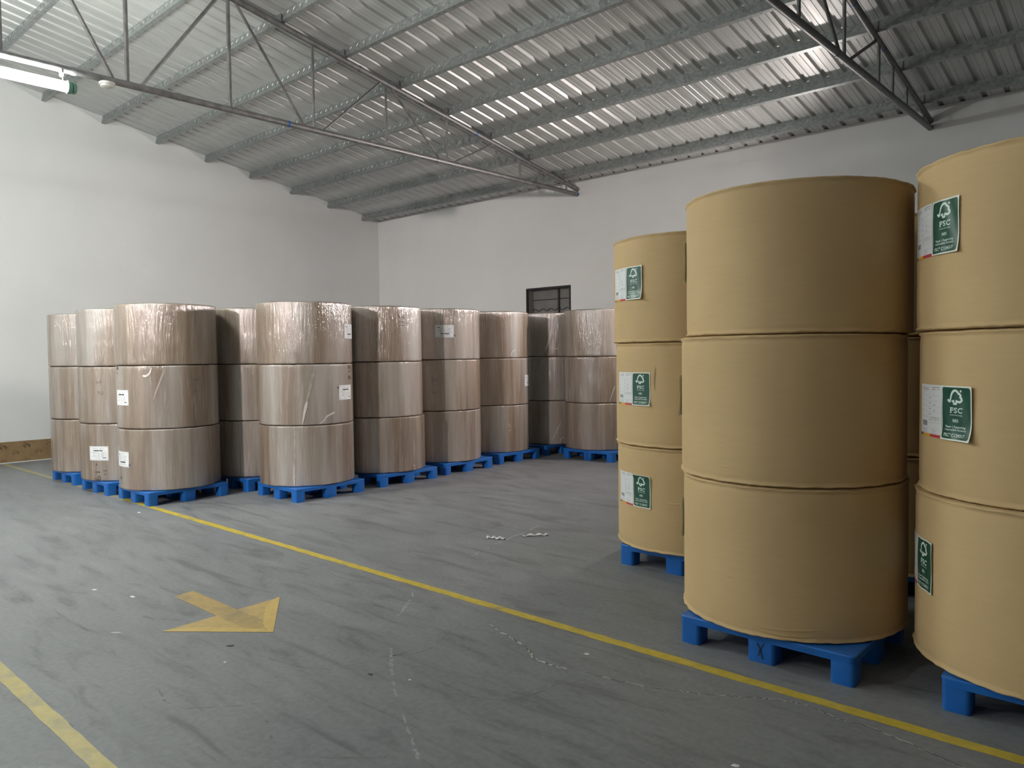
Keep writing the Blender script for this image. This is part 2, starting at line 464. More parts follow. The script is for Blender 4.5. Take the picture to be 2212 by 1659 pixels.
# trusses
def chord_top_z(y): return Z_EAVE + SL * (-y) - P_H * cs - 0.046
BZ = 4.957
nodes = [-1.18, -2.33, -3.51, -4.76, -6.03, -7.26, -8.51, -9.76]
def truss(xt, label, tapes_b, tapes_t, extra):
    t = thing('roof_truss', label, 'truss', (xt, 0, BZ), 'tubular steel roof trusses')
    def rel(y, z): return (0, y, z - BZ)
    ym = 2 * RIDGE
    m = MB(); m.tube(rel(-0.004, BZ), rel(YB + .004, BZ), 0.040, 24)
    for yj in (-3.7, -7.9, -9.05, -13): m.tube(rel(yj, BZ), rel(yj - 0.05, BZ), 0.0445, 24)
    auto_smooth(m.build('bottom_chord', M['pipe'], t))
    m = MB(); m.tube(rel(-0.004, chord_top_z(0)), rel(RIDGE, chord_top_z(RIDGE)), 0.042, 24)
    m.tube(rel(RIDGE, chord_top_z(RIDGE)), rel(YB + .004, chord_top_z(0)), 0.042, 24)
    for yj in (-5.2,): m.tube(rel(yj, chord_top_z(yj)), rel(yj - .05, chord_top_z(yj - .05)), .0465, 24)
    auto_smooth(m.build('top_chord', M['pipe'], t))
    allv = [-0.37, extra] + nodes
    for side in (0, 1):
        for y in allv:
            yy = y if side == 0 else ym - y
            r = 0.024 if y < -7 else 0.019
            m = MB(); m.tube(rel(yy, BZ + 0.03), rel(yy, chord_top_z(y) - 0.03), r, 14)
            auto_smooth(m.build('post', M['pipe'], t))
        # V diagonals from bottom nodes
        V = [(-3.51, -2.33), (-3.51, -4.76), (-6.03, -4.76), (-6.03, -7.26), (-8.51, -7.26), (-8.51, -9.76)]
        for yb, yt in V:
            s = 1 if yt > yb else -1
            b0 = yb + s * 0.16; t0 = yt - s * 0.10
            f_ = (lambda q: q) if side == 0 else (lambda q: ym - q)
            m = MB(); m.tube(rel(f_(b0), BZ + 0.03), rel(f_(t0), chord_top_z(t0) - 0.03), 0.019 if yb > -7 else .022, 14)
            auto_smooth(m.build('brace', M['pipe'], t))
    m = MB(); m.tube(rel(RIDGE, BZ + .03), rel(RIDGE, chord_top_z(RIDGE) - .03), .024, 14)
    auto_smooth(m.build('post', M['pipe'], t))
    for y in tapes_b:
        m = MB(); m.tube(rel(y, BZ), rel(y + 0.03, BZ), 0.0415 if y < -.2 else .0408, 24, False)
        auto_smooth(m.build('tape_band', M['bluetape'], t))['label'] = 'blue tape band'
    for y in tapes_t:
        m = MB(); m.tube(rel(y, chord_top_z(y)), rel(y + .03, chord_top_z(y + .03)), 0.0432, 24, False)
        auto_smooth(m.build('tape_band', M['bluetape'], t))['label'] = 'blue tape band'
    for i in range(10):   # cleats between chord and purlin
        y = P_Y0 - P_SP * i
        m = MB(); m.box(-0.05, 0.05, y - 0.012, y - 0.004, chord_top_z(y) - BZ + 0.025, chord_top_z(y) - BZ + .135)
        m.build('cleat', M['pipe'], t)
    return t
truss(6.342, 'tubular steel roof truss beside the lit tube lamp and smoke detector', [-6.45, -0.05], [-2.85], -1.72)
truss(12.619, 'tubular steel roof truss crossing the upper right of the photo', [], [-3.25, -2.2], -1.78)

# lamp on truss 1 : tube lamp with green end caps
def tube_lamp(xl, y0, y1, z, label, mat, hz):
    t = thing('tube_lamp', label, 'lamp', (xl, y0, z))
    L = y1 - y0; s = 1 if L > 0 else -1
    m = MB(); m.tube((0, 0.05 * s, 0), (0, L - 0.05 * s, 0), 0.055, 28)
    auto_smooth(m.build('diffuser_tube', mat, t))
    for e, d in ((0, s), (L, -s)):
        m = MB(); m.lathe([(0.0, e), (0.045, e), (0.062, e + d * .012), (0.066, e + d * .03), (0.060, e + d * .034), (0.060, e + d * .05), (.068, e + d * .054), (0.068, e + d * .09), (0.056, e + d * .092)], 28, axis='y')
        auto_smooth(m.build('end_cap', M['capgreen'], t))['label'] = 'green end cap'
    for y in (0.13 * s, L - 0.13 * s):
        m = MB(); m.tube((0, y, 0.05), (0, y, hz - z - .03), 0.004, 8)
        if hz < 5: m.tube((0, y, hz - z - 0.045), (0, y - .02, hz - z - .045), .046, 20)
        auto_smooth(m.build('hanger', M['pipe'], t))
    return t
tube_lamp(6.342, -9.055, -10.42, 4.772, 'lit white tube lamp with green end cap hanging under the truss', M['tube'], BZ)
tube_lamp(9.2, -14.4, -15.8, 4.92, 'lit tube lamp hung from the roof left of the viewer', M['tube2'], 6.15)
tube_lamp(3.2, -14.6, -16.0, 4.92, 'added fill tube lamp hung from the roof near the gable wall', M['tube_fill'], 6.12)  # added unseen lamp, flat fill for both walls

# smoke detector under bottom chord
m = MB(); m.lathe([(0.0, 0.046), (0.082, 0.046), (0.084, 0.03), (0.080, 0.022), (0.066, 0.020), (0.066, 0.014), (0.074, 0.012), (0.070, 0.0), (0.05, -0.012), (0.0, -0.014)], 32)
sd = thing('smoke_detector', 'round off-white smoke detector under the truss pipe beside the lamp', 'smoke detector', (6.342, -8.73, 4.875))
auto_smooth(m.build('housing', M['detector'], sd))
m = MB(); m.tube((0, 0.03, 0.045), (0, 0.03, 0.135), 0.006, 8); m.build('wire_tie', M['pipe'], sd)

# wall floodlight on the right wall, hidden behind the brown stacks
FX, FY, FZ = 10.95, -0.02, 3.45
def floodlight(loc, rot, watts, spread, label):
    fl = thing('wall_floodlight', label, 'lamp', loc); fl.rotation_euler = rot
    m = MB(); m.box(-.22, .22, -.16, -.10, -.16, .16); m.box(-.05, .05, -.10, .02, -.05, .05); auto_smooth(m.build('housing', M['fixture'], fl))
    m = MB(); m.box(-.20, .20, -.166, -.161, -.14, .14); m.build('light_panel', M['flood'], fl)
    ld = bpy.data.lights.new('flood_beam', 'AREA'); ld.shape = 'RECTANGLE'; ld.size = 0.40; ld.size_y = 0.28
    ld.energy = watts; ld.color = (1.0, 0.90, 0.87); ld.spread = math.radians(spread)
    lo = bpy.data.objects.new('flood_beam', ld); COL.objects.link(lo); lo.parent = fl
    lo.location = (0, -.172, 0); lo.rotation_euler = (math.radians(-90), 0, 0)
floodlight((FX, FY, FZ), (math.radians(5), 0, math.radians(-35)), FLOOD_W, 95, 'square floodlight fixed on the right wall behind brown rolls')
floodlight((11.0, YB + .02, 4.3), (math.radians(5), 0, math.radians(180 + 20)), FLOOD_FILL_W, 50, 'added fill floodlight on the back wall behind the viewer')  # added unseen floodlight, lifts film roll highlights and the wall corner


# ------------------------------------------------------------------ pallets
PALLET_H = 0.17
pallet_meshes = {}
def pallet_parts():
    L, Wd = 1.05, 0.95          # x, y
    parts = []
    # deck with rounded corners and small chamfer
    m = MB()
    for (z0, z1, ins0, ins1) in ((0.125, 0.164, 0.006, 0.0), (0.164, 0.170, 0.0, 0.005)):
        a = rrect(-L / 2 + ins0, L / 2 - ins0, -Wd / 2 + ins0, Wd / 2 - ins0, 0.03)
        b = rrect(-L / 2 + ins1, L / 2 - ins1, -Wd / 2 + ins1, Wd / 2 - ins1, 0.03)
        n = len(a)
        v = [(x, y, z0) for x, y in a] + [(x, y, z1) for x, y in b]
        fa = [(i, (i + 1) % n, n + (i + 1) % n, n + i) for i in range(n)]
        if z0 == 0.125: fa.append(tuple(range(n - 1, -1, -1)))
        else: fa.append(tuple(range(n, 2 * n)))
        m.add(v, fa)
    for k in range(1, 8):       # under-ribs
        y = -Wd / 2 + Wd * k / 8
        m.box(-L / 2 + .04, L / 2 - .04, y - .004, y + .004, 0.105, 0.126)
    parts.append(('deck', m))
    for ix in (-1, 0, 1):
        for iy in (-1, 0, 1):
            wx = 0.13 if ix else 0.165; wy = 0.13 if iy else 0.15
            cx = ix * (L / 2 - wx / 2 - 0.004); cy = iy * (Wd / 2 - wy / 2 - .004)
            m = MB()
            rings = []
            for z, sc in ((0.0, 0.965), (0.004, 0.985), (0.118, 1.0), (0.127, 1.10)):
                sx = wx * sc / 2; sy = wy * sc / 2
                ax0, ax1, ay0, ay1 = cx - sx, cx + sx, cy - sy, cy + sy
                ax0, ax1 = max(ax0, -L / 2 + .003), min(ax1, L / 2 - .003); ay0, ay1 = max(ay0, -Wd / 2 + .003), min(ay1, Wd / 2 - .003)
                rings.append([(x, y, z) for x, y in rrect(ax0, ax1, ay0, ay1, 0.024, 4)])
            n = len(rings[0]); v = [p for r in rings for p in r]
            fa = [tuple(range(n - 1, -1, -1)), tuple(range(3 * n, 4 * n))]
            for k in range(3):
                fa += [(k * n + i, k * n + (i + 1) % n, (k + 1) * n + (i + 1) % n, (k + 1) * n + i) for i in range(n)]
            m.add(v, fa)
            parts.append(('leg', m))
    return parts
proto = None
def pallet(x, y, rot, label):
    global proto
    if proto is None:
        t = thing('plastic_pallet', label, 'pallet', (x, y, 0), 'blue plastic pallets')
        for nm, m in pallet_parts():
            auto_smooth(m.build(nm, M['blue'], t), 35)
        proto = t
        t.rotation_euler = (0, 0, rot)
        return t
    r = proto.copy(); COL.objects.link(r)
    r.location = (x, y, 0); r.rotation_euler = (0, 0, rot); r['label'] = label
    for ch in [c for c in proto.children]:
        c = ch.copy(); COL.objects.link(c); c.parent = r
    return r

# ------------------------------------------------------------------ text -> flat mesh
_tc = {}
def text_mesh(s, bold=0.0):
    key = (s, bold)
    if key in _tc: return _tc[key]
    cu = bpy.data.curves.new('txt', 'FONT'); cu.body = s; cu.size = 1; cu.offset = bold; cu.resolution_u = 3
    ob = bpy.data.objects.new('txt', cu); COL.objects.link(ob)
    bpy.context.view_layer.update()
    dg = bpy.context.evaluated_depsgraph_get()
    me = ob.evaluated_get(dg).to_mesh()
    v = [(p.co.x, p.co.y) for p in me.vertices]; fa = [tuple(p.vertices) for p in me.polygons]
    ob.evaluated_get(dg).to_mesh_clear()
    bpy.data.objects.remove(ob); bpy.data.curves.remove(cu)
    xs = [p[0] for p in v]; ys = [p[1] for p in v]
    x0, x1, y0, y1 = min(xs), max(xs), min(ys), max(ys)
    v = [((x - x0) / (x1 - x0), (y - y0) / (y1 - y0)) for x, y in v]
    _tc[key] = (v, fa); return v, fa

class Flat:
    """2-D artwork in label coordinates (u right, v up, metres)"""
    def __init__(s): s.v = []; s.f = []
    def add(s, v, f):
        n = len(s.v); s.v += v; s.f += [tuple(i + n for i in q) for q in f]
    def rect(s, u0, u1, v0, v1, nu=1, nv=1):
        v = [(u0 + (u1 - u0) * i / nu, v0 + (v1 - v0) * j / nv) for j in range(nv + 1) for i in range(nu + 1)]
        f = [(j * (nu + 1) + i, j * (nu + 1) + i + 1, (j + 1) * (nu + 1) + i + 1, (j + 1) * (nu + 1) + i) for j in range(nv) for i in range(nu)]
        s.add(v, f)
    def rrect(s, u0, u1, v0, v1, r, nu=10, nv=12):
        # rounded rectangle as grid with corners pulled in
        rows = [v0 + r * (1 - math.cos(PI / 2 * q / 6)) for q in range(7)]
        rows = rows + [v0 + r + (v1 - v0 - 2 * r) * q / 18 for q in range(1, 18)] + [v0 + v1 - q for q in reversed(rows)]
        nv = len(rows) - 1
        v = []
        for j in range(nv + 1):
            vv = rows[j]
            d = min(vv - v0, v1 - vv)
            ins = r - math.sqrt(max(0, r * r - (r - d) ** 2)) if d < r else 0
            for i in range(nu + 1):
                v.append((u0 + ins + (u1 - u0 - 2 * ins) * i / nu, vv))
        f = [(j * (nu + 1) + i, j * (nu + 1) + i + 1, (j + 1) * (nu + 1) + i + 1, (j + 1) * (nu + 1) + i) for j in range(nv) for i in range(nu)]
        s.add(v, f)
    def text(s, t, u0, u1, v0, v1, bold=0.0):
        v, f = text_mesh(t, bold)
        s.add([(u0 + a * (u1 - u0), v0 + b * (v1 - v0)) for a, b in v], f)
    def stroke(s, pts, w, closed=False):
        pts = [Vector(p) for p in pts]; n = len(pts); L = []; R = []
        for i, p in enumerate(pts):
            a = pts[i - 1] if i else p; b = pts[i + 1] if i < n - 1 else p
            d = (b - a).normalized(); nn = Vector((-d.y, d.x))
            k = 1.0
            if 0 < i < n - 1:
                d1 = (p - a).normalized(); c = max(0.45, abs(nn.dot(Vector((-d1.y, d1.x))))); k = 1 / c
            ww = w if not hasattr(w, '__len__') else w[i]
            L.append(p + nn * ww / 2 * k); R.append(p - nn * ww / 2 * k)
        v = [tuple(x) for x in L + R]
        s.add(v, [(i, n + i, n + i + 1, i + 1) for i in range(n - 1)])
    def disc(s, u, v, r, n=12):
        s.add([(u + r * math.cos(2 * PI * i / n), v + r * math.sin(2 * PI * i / n)) for i in range(n)], [tuple(range(n))])
    def wrap(s, name, mat, parent, R, th0, z0, off, flip=False, lift=None, size=None):
        """wrap on cylinder of radius R, artwork centre at angle th0 (deg), height z0"""
        out = []
        for (u, v) in s.v:
            l = lift(u, v) if lift else 0.0
            if flip: uu, vv = -u, -v
            else: uu, vv = u, v
            a = math.radians(th0) + uu / R
            r = R + off + l
            out.append((r * math.cos(a), r * math.sin(a), z0 + vv))
        return mk(name, out, s.f, mat, parent, smooth=True)

TREE = [(310, 1030), (358, 1095), (405, 1150), (425, 1075), (450, 950), (490, 760), (525, 645), (570, 535), (630, 445), (695, 405), (745, 425), (785, 480), (800, 525), (855, 560), (893, 640), (885, 725), (925, 790), (942, 870), (915, 950), (855, 1008), (785, 1005), (725, 990), (722, 1060), (718, 1152), (665, 1172), (612, 1180), (608, 1100), (603, 1032), (555, 1052), (508, 1078)]
def tree_pts(W, H):
    out = []
    for x, y in TREE:
        u = x / 1390 - 0.05; v = (y + .266 * x - 370) / 3105
        out.append(((u - .45) * W * 1.0, (0.5 - v - 0.012) * H))
    return out

def cert_label(parent, R, th, z, lift=None, W=0.198, H=0.272):
    base = Flat(); base.rect(-W / 2, W / 2, -H / 2, H / 2, 16, 20)
    lb = base.wrap('certification_label', M['cream'], parent, R, th, z, 0.0022, lift=lift)
    lb['label'] = 'green certification label with tree emblem'
    g = Flat(); b = 0.0075; g.rrect(-W / 2 + b, W / 2 - b, -H / 2 + b, H / 2 - b, 0.012, 14, 30)
    g.wrap('green_field', M['green'], lb, R, th, z, 0.0029, lift=lift)
    t = Flat(); tp = tree_pts(W, H)
    t.stroke(tp[:3], .0112); t.stroke(smooth_pts(tp[2:21], 3), 0.0112); t.stroke(tp[20:], .0105)
    t.disc(0.030, H * (0.5 - .092), 0.0058)
    t.wrap('tree_emblem', M['mint'], lb, R, th, z, 0.0036, lift=lift)
    x = Flat()
    def line(s, w, top, bot, bold=0.012, du=0): x.text(s, -w / 2 + du, w / 2 + du, (0.5 - bot) * H, (0.5 - top) * H, bold)
    # serif FSC
    hv0, hv1 = (0.5 - .495) * H, (0.5 - .395) * H; hh = hv1 - hv0
    cx = [-.0255, 0.0, 0.0285]; cw = [.021, .021, .026]
    for ch, c, w_ in zip('FSC', cx, cw):
        x.text(ch, c - w_ / 2 - .001, c + w_ / 2 - .001, hv0, hv1, 0.02)
    x.rect(-.0395, -.0270, hv0, hv0 + hh * .09); x.rect(-.0395, -.033, hv1 - hh * .1, hv1); x.rect(-.0175, -.0152, hv1 - hh * .32, hv1); x.rect(-.0215, -.0195, hv0 + hh * .36, hv0 + hh * .68)
    x.rect(-.0115, -.0092, hv0, hv0 + hh * .32); x.rect(.0072, .0095, hv1 - hh * .32, hv1)
    x.rect(.0388, .0410, hv1 - hh * .34, hv1)
    line('www.fsc.org', 0.080, 0.515, 0.555, 0.004)
    line('IX', 0.0185, 0.605, 0.665, 0.015, 0.0095)
    mv0, mv1 = (0.5 - .665) * H, (0.5 - .605) * H
    x.rect(-.0190, -.0158, mv0, mv1); x.rect(-.0052, -.0020, mv0, mv1)
    x.stroke([(-.0172, mv1), (-.0105, mv0 + .003), (-.0038, mv1)], .0028)
    line('Paper | Supporting', 0.128, 0.728, 0.780, 0.016)
    line('responsible forestry', 0.140, 0.785, 0.832, 0.016)
    line('FSC', 0.040, 0.872, 0.932, 0.018, -0.053)
    x.disc(-.0285, (0.5 - .880) * H, .0035)
    line('C124317', 0.084, 0.872, 0.932, 0.018, 0.0245)
    x.wrap('lettering', M['mint'], lb, R, th, z, 0.0036, lift=lift)
    return lb

def glyph(fl, u, v, s, seed):
    r = random.Random(seed)
    for k in range(5):
        if r.random() < .5: fl.rect(u - s * .45, u + s * .45, v + (k - 2) * s * .2 - s * .04, v + (k - 2) * s * .2 + s * .04)
    fl.rect(u - s * .05, u + s * .05, v - s * .5, v + s * .5)
    if r.random() < .7: fl.rect(u - s * .42, u - s * .34, v - s * .45, v + s * .3)
    if r.random() < .7: fl.rect(u + s * .34, u + s * .42, v - s * .3, v + s * .45)

def product_label(parent, R, th, z, lift=None, W=0.235, H=0.272):
    base = Flat(); base.rect(-W / 2, W / 2, -H / 2, H / 2, 18, 18)
    lb = base.wrap('product_label', M['white_paper'], parent, R, th, z, 0.0018, lift=lift)
    lb['label'] = 'white product label with ruled lines and coloured foot'
    p = Flat(); top = H / 2
    for k in range(6):
        vv = top - H * (0.205 + 0.105 * k); p.rect(-W * .43, W * .44, vv - .0006, vv + .0006, 12, 1)
    p.rect(-W * .43, W * .44, top - H * .835 - .0006, top - H * .835 + .0006, 12, 1)
    for k in range(5): glyph(p, -W * .36 + k * W * .075, top - H * .085, .020, k)
    for k in range(5):
        vv = top - H * (0.25 + 0.105 * k)
        p.rect(-W * .02, W * .10, vv - .002, vv + .002); p.rect(-W * .4, -W * .33, vv - .012, vv - .008)
        if k in (1, 2): p.disc(W * .24, vv - .008, .006)
    for k in range(4):
        u = W * (.10 + .09 * k); p.stroke([(u, top - H * .69), (u, top - H * .615), (u + .009, top - H * .615), (u + .009, top - H * .69)], .002)
    for k in range(4):
        vv = top - H * (.86 + .022 * k); p.rect(-W * .42, -W * (.05 + .05 * (k % 2)), vv - .0012, vv + .0012, 6, 1); p.rect(W * .12, W * (.28 + .04 * (k % 2)), vv - .001, vv + .001, 3, 1)
    p.wrap('print', M['lightink'], lb, R, th, z, 0.0026, lift=lift)
    d = Flat()
    d.stroke([(W * .12, top - H * .06), (W * .24, top - H * .052), (W * .43, top - H * .045)], .003); d.stroke([(W * .14, top - H * .115), (W * .18, top - H * .09), (W * .42, top - H * .085)], .003)
    for k in range(26):
        u = -W * .38 + k * W * .011; d.rect(u, u + W * (.006 + .003 * ((k * 7) % 3 == 0)), top - H * .80, top - H * .70)
    d.wrap('barcode', M['greyink'], lb, R, th, z, 0.0026, lift=lift)
    for nm, mt, a, b in (('blue_band', 'bluep', -.5, -.34), ('orange_band', 'orange', -.34, .06), ('red_band', 'red', .06, .5)):
        s = Flat(); s.rect(W * a, W * b, -H / 2, -H / 2 + H * .055, 8, 1); s.wrap(nm, M[mt], lb, R, th, z, 0.0026, lift=lift)
    return lb

def slip_label(parent, R, th, z, flip=False, W=0.285, H=0.19, mat='grey_paper', sticker=True, lift=None):
    base = Flat(); base.rect(-W / 2, W / 2, -H / 2, H / 2, 18, 10)
    lb = base.wrap('product_label', M[mat], parent, R, th, z, 0.0025, flip, lift)
    lb['label'] = 'white product label with barcode'
    p = Flat(); top = H / 2
    a, b = W * .46, H * .45
    p.stroke([(-a, -b), (-a, b)], .0015); p.stroke([(a, -b), (a, b)], .0015)
    for vv in (-b, b): p.rect(-a, a, vv - .0008, vv + .0008, 14, 1)
    for sx in (-1, 1):
        for sy in (-1, 1): p.disc(sx * (a - .006), sy * (b - .006), .004)
    for k in range(4):
        vv = top - H * (.29 + .075 * k)
        for (u0, u1) in ((-.38, -.34), (-.30, -.12 - .05 * (k % 2)), (-.06, .02), (.09, .13), (.17, .36 - .06 * (k % 3))):
            p.rect(W * u0, W * u1, vv - .0022, vv + .0022, 4, 1)
    p.rect(-W * .38, -W * .1, top - H * .60, top - H * .585, 6, 1); p.rect(W * .0, W * .38, top - H * .60, top - H * .585, 6, 1)
    p.wrap('print', M['greyink'], lb, R, th, z, 0.0032, flip, lift)
    d = Flat()
    for k in range(3): glyph(d, (-.06 + .10 * k) * W, top - H * .15, .013, k + 9)
    for k in range(5): glyph(d, (-.24 + .12 * k) * W, top - H * .84, .014, k + 3)
    d.rect(-W * .40, -W * .22, top - H * .215, top - H * .165, 4, 1)
    for k in range(40):
        u = -W * .23 + k * W * .0122
        if k not in (13, 14): d.rect(u, u + W * (.0085 if (k * 5) % 3 else .0115), top - H * .735, top - H * .655)
    d.wrap('barcode', M['ink'], lb, R, th, z, 0.0032, flip, lift)
    if sticker:
        q = Flat()
        cu, cv = W * .5 + .012, -H * .5 + .03
        q.stroke([(cu - .016, cv - .006), (cu + .002, cv + .016)], .009); q.stroke([(cu - .004, cv - .018), (cu + .015, cv + .004)], .009)
        q.wrap('corner_mark', M['navy'], lb, R, th, z, 0.0032, flip, lift)
    return lb

def smooth_pts(pts, n=6):
    out = []
    P = [pts[0]] + list(pts) + [pts[-1]]
    for i in range(1, len(P) - 2):
        for k in range(n):
            t = k / n; q = []
            for c in range(len(pts[0])):
                a, b, d, e = P[i - 1][c], P[i][c], P[i + 1][c], P[i + 2][c]
                q.append(0.5 * (2 * b + (d - a) * t + (2 * a - 5 * b + 4 * d - e) * t * t + (3 * b - a - 3 * d + e) * t ** 3))
            out.append(tuple(q))
    out.append(tuple(pts[-1])); return out

def film_strip(parent, R, pts, w0, w1, name='film_tail', mat='filmtail', off=.004):
    """pts: (theta deg, z local)"""
    zb = parent.location.z
    pts = smooth_pts([(a, z - zb) for a, z in pts])
    n = len(pts); s = Flat(); th0 = pts[0][0]; z0 = pts[0][1]
    s.stroke([(math.radians(a - th0) * R, z - z0) for a, z in pts], [(w0 + (w1 - w0) * i / (n - 1)) * min(1, .25 + i * .3, .25 + (n - 1 - i) * .3) for i in range(n)])
    o = s.wrap(name, M[mat], parent, R, th0, z0, off)
    o['label'] = 'loose end of milky film' if name == 'film_tail' else 'milky band of overlapped film'
    return o

def marker(parent, R, th, z, strokes, w=.010):
    s = Flat()
    for st in strokes: s.stroke(smooth_pts(st, 4) if len(st) > 2 else st, w)
    o = s.wrap('marker_writing', M['marker'], parent, R, th, z, .0022); o['label'] = 'black handwritten marks'
    return o

# ------------------------------------------------------------------ rolls
def roll_body(R, H, kind, seed, parent):
    n = 288
    r_ = np.random.RandomState(seed)
    th = np.arange(n) * 2 * PI / n
    def wob(freqs, amp):
        s = np.zeros(n)
        for f_ in freqs: s += np.sin(f_ * th + r_.rand() * 6.28) * r_.uniform(.4, 1)
        return amp * s / max(1, len(freqs)) ** .5
    if kind == 'kraft':
        eb = np.abs(wob([3, 5, 8, 13, 21, 34], .0055)); et = np.abs(wob([3, 5, 9, 14, 22, 31], .0055))
        lb = wob([4, 7, 11, 17, 26, 39], .0045); lt = wob([4, 6, 10, 16, 27, 37], .0045)
        body = wob([2, 3, 5], .0012)
        prof = [(-.05, .0005, 0, 0, 0), (-.016, .0015, .3, 0, 0), (-.003, .004, 1, .3, 0), (.0065, .0085, 1, 1, 0), (.0045, .015, 1, .7, 0), (-.0035, .024, .7, .2, 0), (-.002, .036, .3, 0, 1), (0, .06, 0, 0, 1)]
    else:
        eb = np.abs(wob([3, 7, 12, 20], .003)); et = np.abs(wob([3, 7, 13, 24], .0035))
        lb = wob([9, 17, 31, 47], .0022); lt = wob([9, 18, 29, 53], .0025)
        body = wob([2, 3, 7, 23, 41], .0012)
        prof = [(-.06, .0005, 0, 0, 0), (-.030, .0018, .3, 0, 0), (-.009, .0045, 1, .5, 0), (-.001, .0085, .9, .6, .3), (0, .02, .4, .3, 1), (0, .05, 0, .1, 1)]
    rings = []
    for dr, z, ke, kl, kb in prof: rings.append((R + dr + kl * lb + kb * body, z + ke * eb))
    for k in range(1, 8): rings.append((R + body, np.full(n, .06 + (H - .12) * k / 8)))
    for dr, z, ke, kl, kb in reversed(prof): rings.append((R + dr + kl * lt + kb * body, H - z - ke * et))
    v = []
    for rr, zz in rings:
        zz = np.broadcast_to(zz, (n,)); rr = np.broadcast_to(rr, (n,))
        v += list(zip((rr * np.cos(th)).tolist(), (rr * np.sin(th)).tolist(), zz.tolist()))
    fa = []
    for k in range(len(rings) - 1):
        for i in range(n):
            j = (i + 1) % n; fa.append((k * n + i, k * n + j, (k + 1) * n + j, (k + 1) * n + i))
    mt = M['kraft'] if kind == 'kraft' else M['film']
    o = mk('wrapper', v, fa, mt, parent, True)
    # end discs with core hole
    for zz, rg in ((0.0008, rings[0]), (H - .0008, rings[-1])):
        s = MB(); s.lathe([(R - .03, zz), (0.076, zz)], 96)
        s.build('end_disc', M['kraft_end'], parent)
    return o

posn = ['bottom', 'middle', 'top']
rolls = {}
def stack(key, kind, R, cx, cy, Hs, shifts, names):
    z = PALLET_H
    for k, H in enumerate(Hs):
        dx, dy = shifts[k]
        kindtxt = 'film-wrapped brown' if kind == 'film' else 'kraft-wrapped tan'
        t = thing('paper_roll', names[k], 'paper roll', (cx + dx, cy + dy, z),
                  'film-wrapped rolls stacked on pallets' if kind == 'film' else 'kraft-wrapped rolls stacked on pallets')
        roll_body(R, H, kind, hash_(key) + k, t)
        rolls[(key, k)] = (t, z)
        z += H
def hash_(s): return sum(ord(c) * (i * 17 + 3) for i, c in enumerate(s)) % 9999

RS, RB = 0.611, 0.6675
rv = (0.741, 0.672)   # picture-right direction on the floor
def sh(d): return (rv[0] * d, rv[1] * d)
stacks = {
 'S1': ('film', 3.05, -7.82, (.772, .768, .762), (0, 0, 0), 'the leftmost stack by the white gable wall'),
 'S2': ('film', 4.285, -7.828, (.773, .768, .775), (0, 0, 0), 'the second stack from the left'),
 'S3': ('film', 5.521, -7.79, (.768, .786, .766), (0.004, 0, -.004), 'the front stack on the yellow line'),
 'S4': ('film', 5.45, -6.50, (.774, .774, .766), (0, 0, 0), 'the shadowed stack behind the yellow-line stack'),
 'S5': ('film', 6.70, -6.48, (.773, .773, .790), (0, 0, 0), 'the fifth stack from the left'),
 'S6': ('film', 6.636, -5.191, (.780, .777, .777), (.022, 0, -.004), 'the sixth stack from the left'),
 'S7': ('film', 6.565, -3.912, (.789, .783, .776), (0, 0, 0), 'the seventh stack from the left'),
 'S8': ('film', 6.424, -2.571, (.791, .789, .779), (0, 0, 0), 'the eighth stack, left of the dark window'),
 'S9': ('film', 6.45, -1.07, (.796, .797, .788), (0, 0, 0), 'the shadowed stack beneath the dark window'),
 'S10': ('film', 7.695, -1.195, (.800, .789, .798), (0, 0, 0), 'the stack right of the window, partly behind tan rolls'),
 'B0': ('kraft', 12.252, -6.155, (.861, .857, .872), (.016, .006, -.010), 'the far left tan stack'),
 'B1': ('kraft', 13.604, -7.353, (.869, .860, .856), (0, -.012, .022), 'the big central tan stack'),
 'B2': ('kraft', 15.012, -7.32, (.880, .850, .866), (-.002, .014, -.006), 'the tan stack at the right edge'),
 'B3': ('kraft', 13.80, -5.60, (.868, .862, .868), (0, 0, 0), 'the tan stack hidden behind the central one'),
}
for k, (kind, cx, cy, Hs, s3, where) in stacks.items():
    nm = []
    for q in range(3):
        base = 'film-wrapped brown paper roll' if kind == 'film' else 'tan kraft-wrapped paper roll'
        nm.append('%s %s of %s' % (posn[q], base, where))
    stack(k, kind, RS if kind == 'film' else RB, cx, cy, Hs, [sh(d) for d in s3], nm)

HALF = PI / 2
pallets = [
 (3.13, -7.82, HALF, 'blue plastic pallet under the leftmost film-wrapped stack by the gable wall'),
 (4.40, -7.83, HALF, 'blue plastic pallet under the second film-wrapped stack from the left'),
 (5.585, -7.785, HALF, 'blue plastic pallet standing on the yellow line under the front film-wrapped stack'),
 (5.61, -6.50, HALF, 'blue plastic pallet under the shadowed stack behind the yellow-line stack'),
 (6.81, -6.50, HALF, 'blue plastic pallet under the fifth film-wrapped stack from the left'),
 (6.755, -5.14, HALF, 'blue plastic pallet under the sixth film-wrapped stack, whose bottom roll is torn'),
 (6.665, -3.87, HALF, 'blue plastic pallet under the seventh stack, topped by a labelled roll'),
 (6.55, -2.56, HALF, 'blue plastic pallet under the eighth film-wrapped stack, left of the window'),
 (6.45, -1.235, HALF, 'blue plastic pallet under the shadowed stack beneath the dark window'),
 (7.835, -1.305, 0, 'blue plastic pallet under the stack right of the window'),
 (12.385, -6.255, 0, 'blue plastic pallet under the far left tan kraft stack'),
 (13.67, -7.485, 0, 'blue plastic pallet under the big central tan kraft stack'),
 (15.115, -7.445, 0, 'blue plastic pallet under the tan kraft stack at the right edge'),
 (13.85, -5.68, 0, 'blue plastic pallet under the tan stack hidden behind the central one'),
]
pobj = [pallet(*a) for a in pallets]
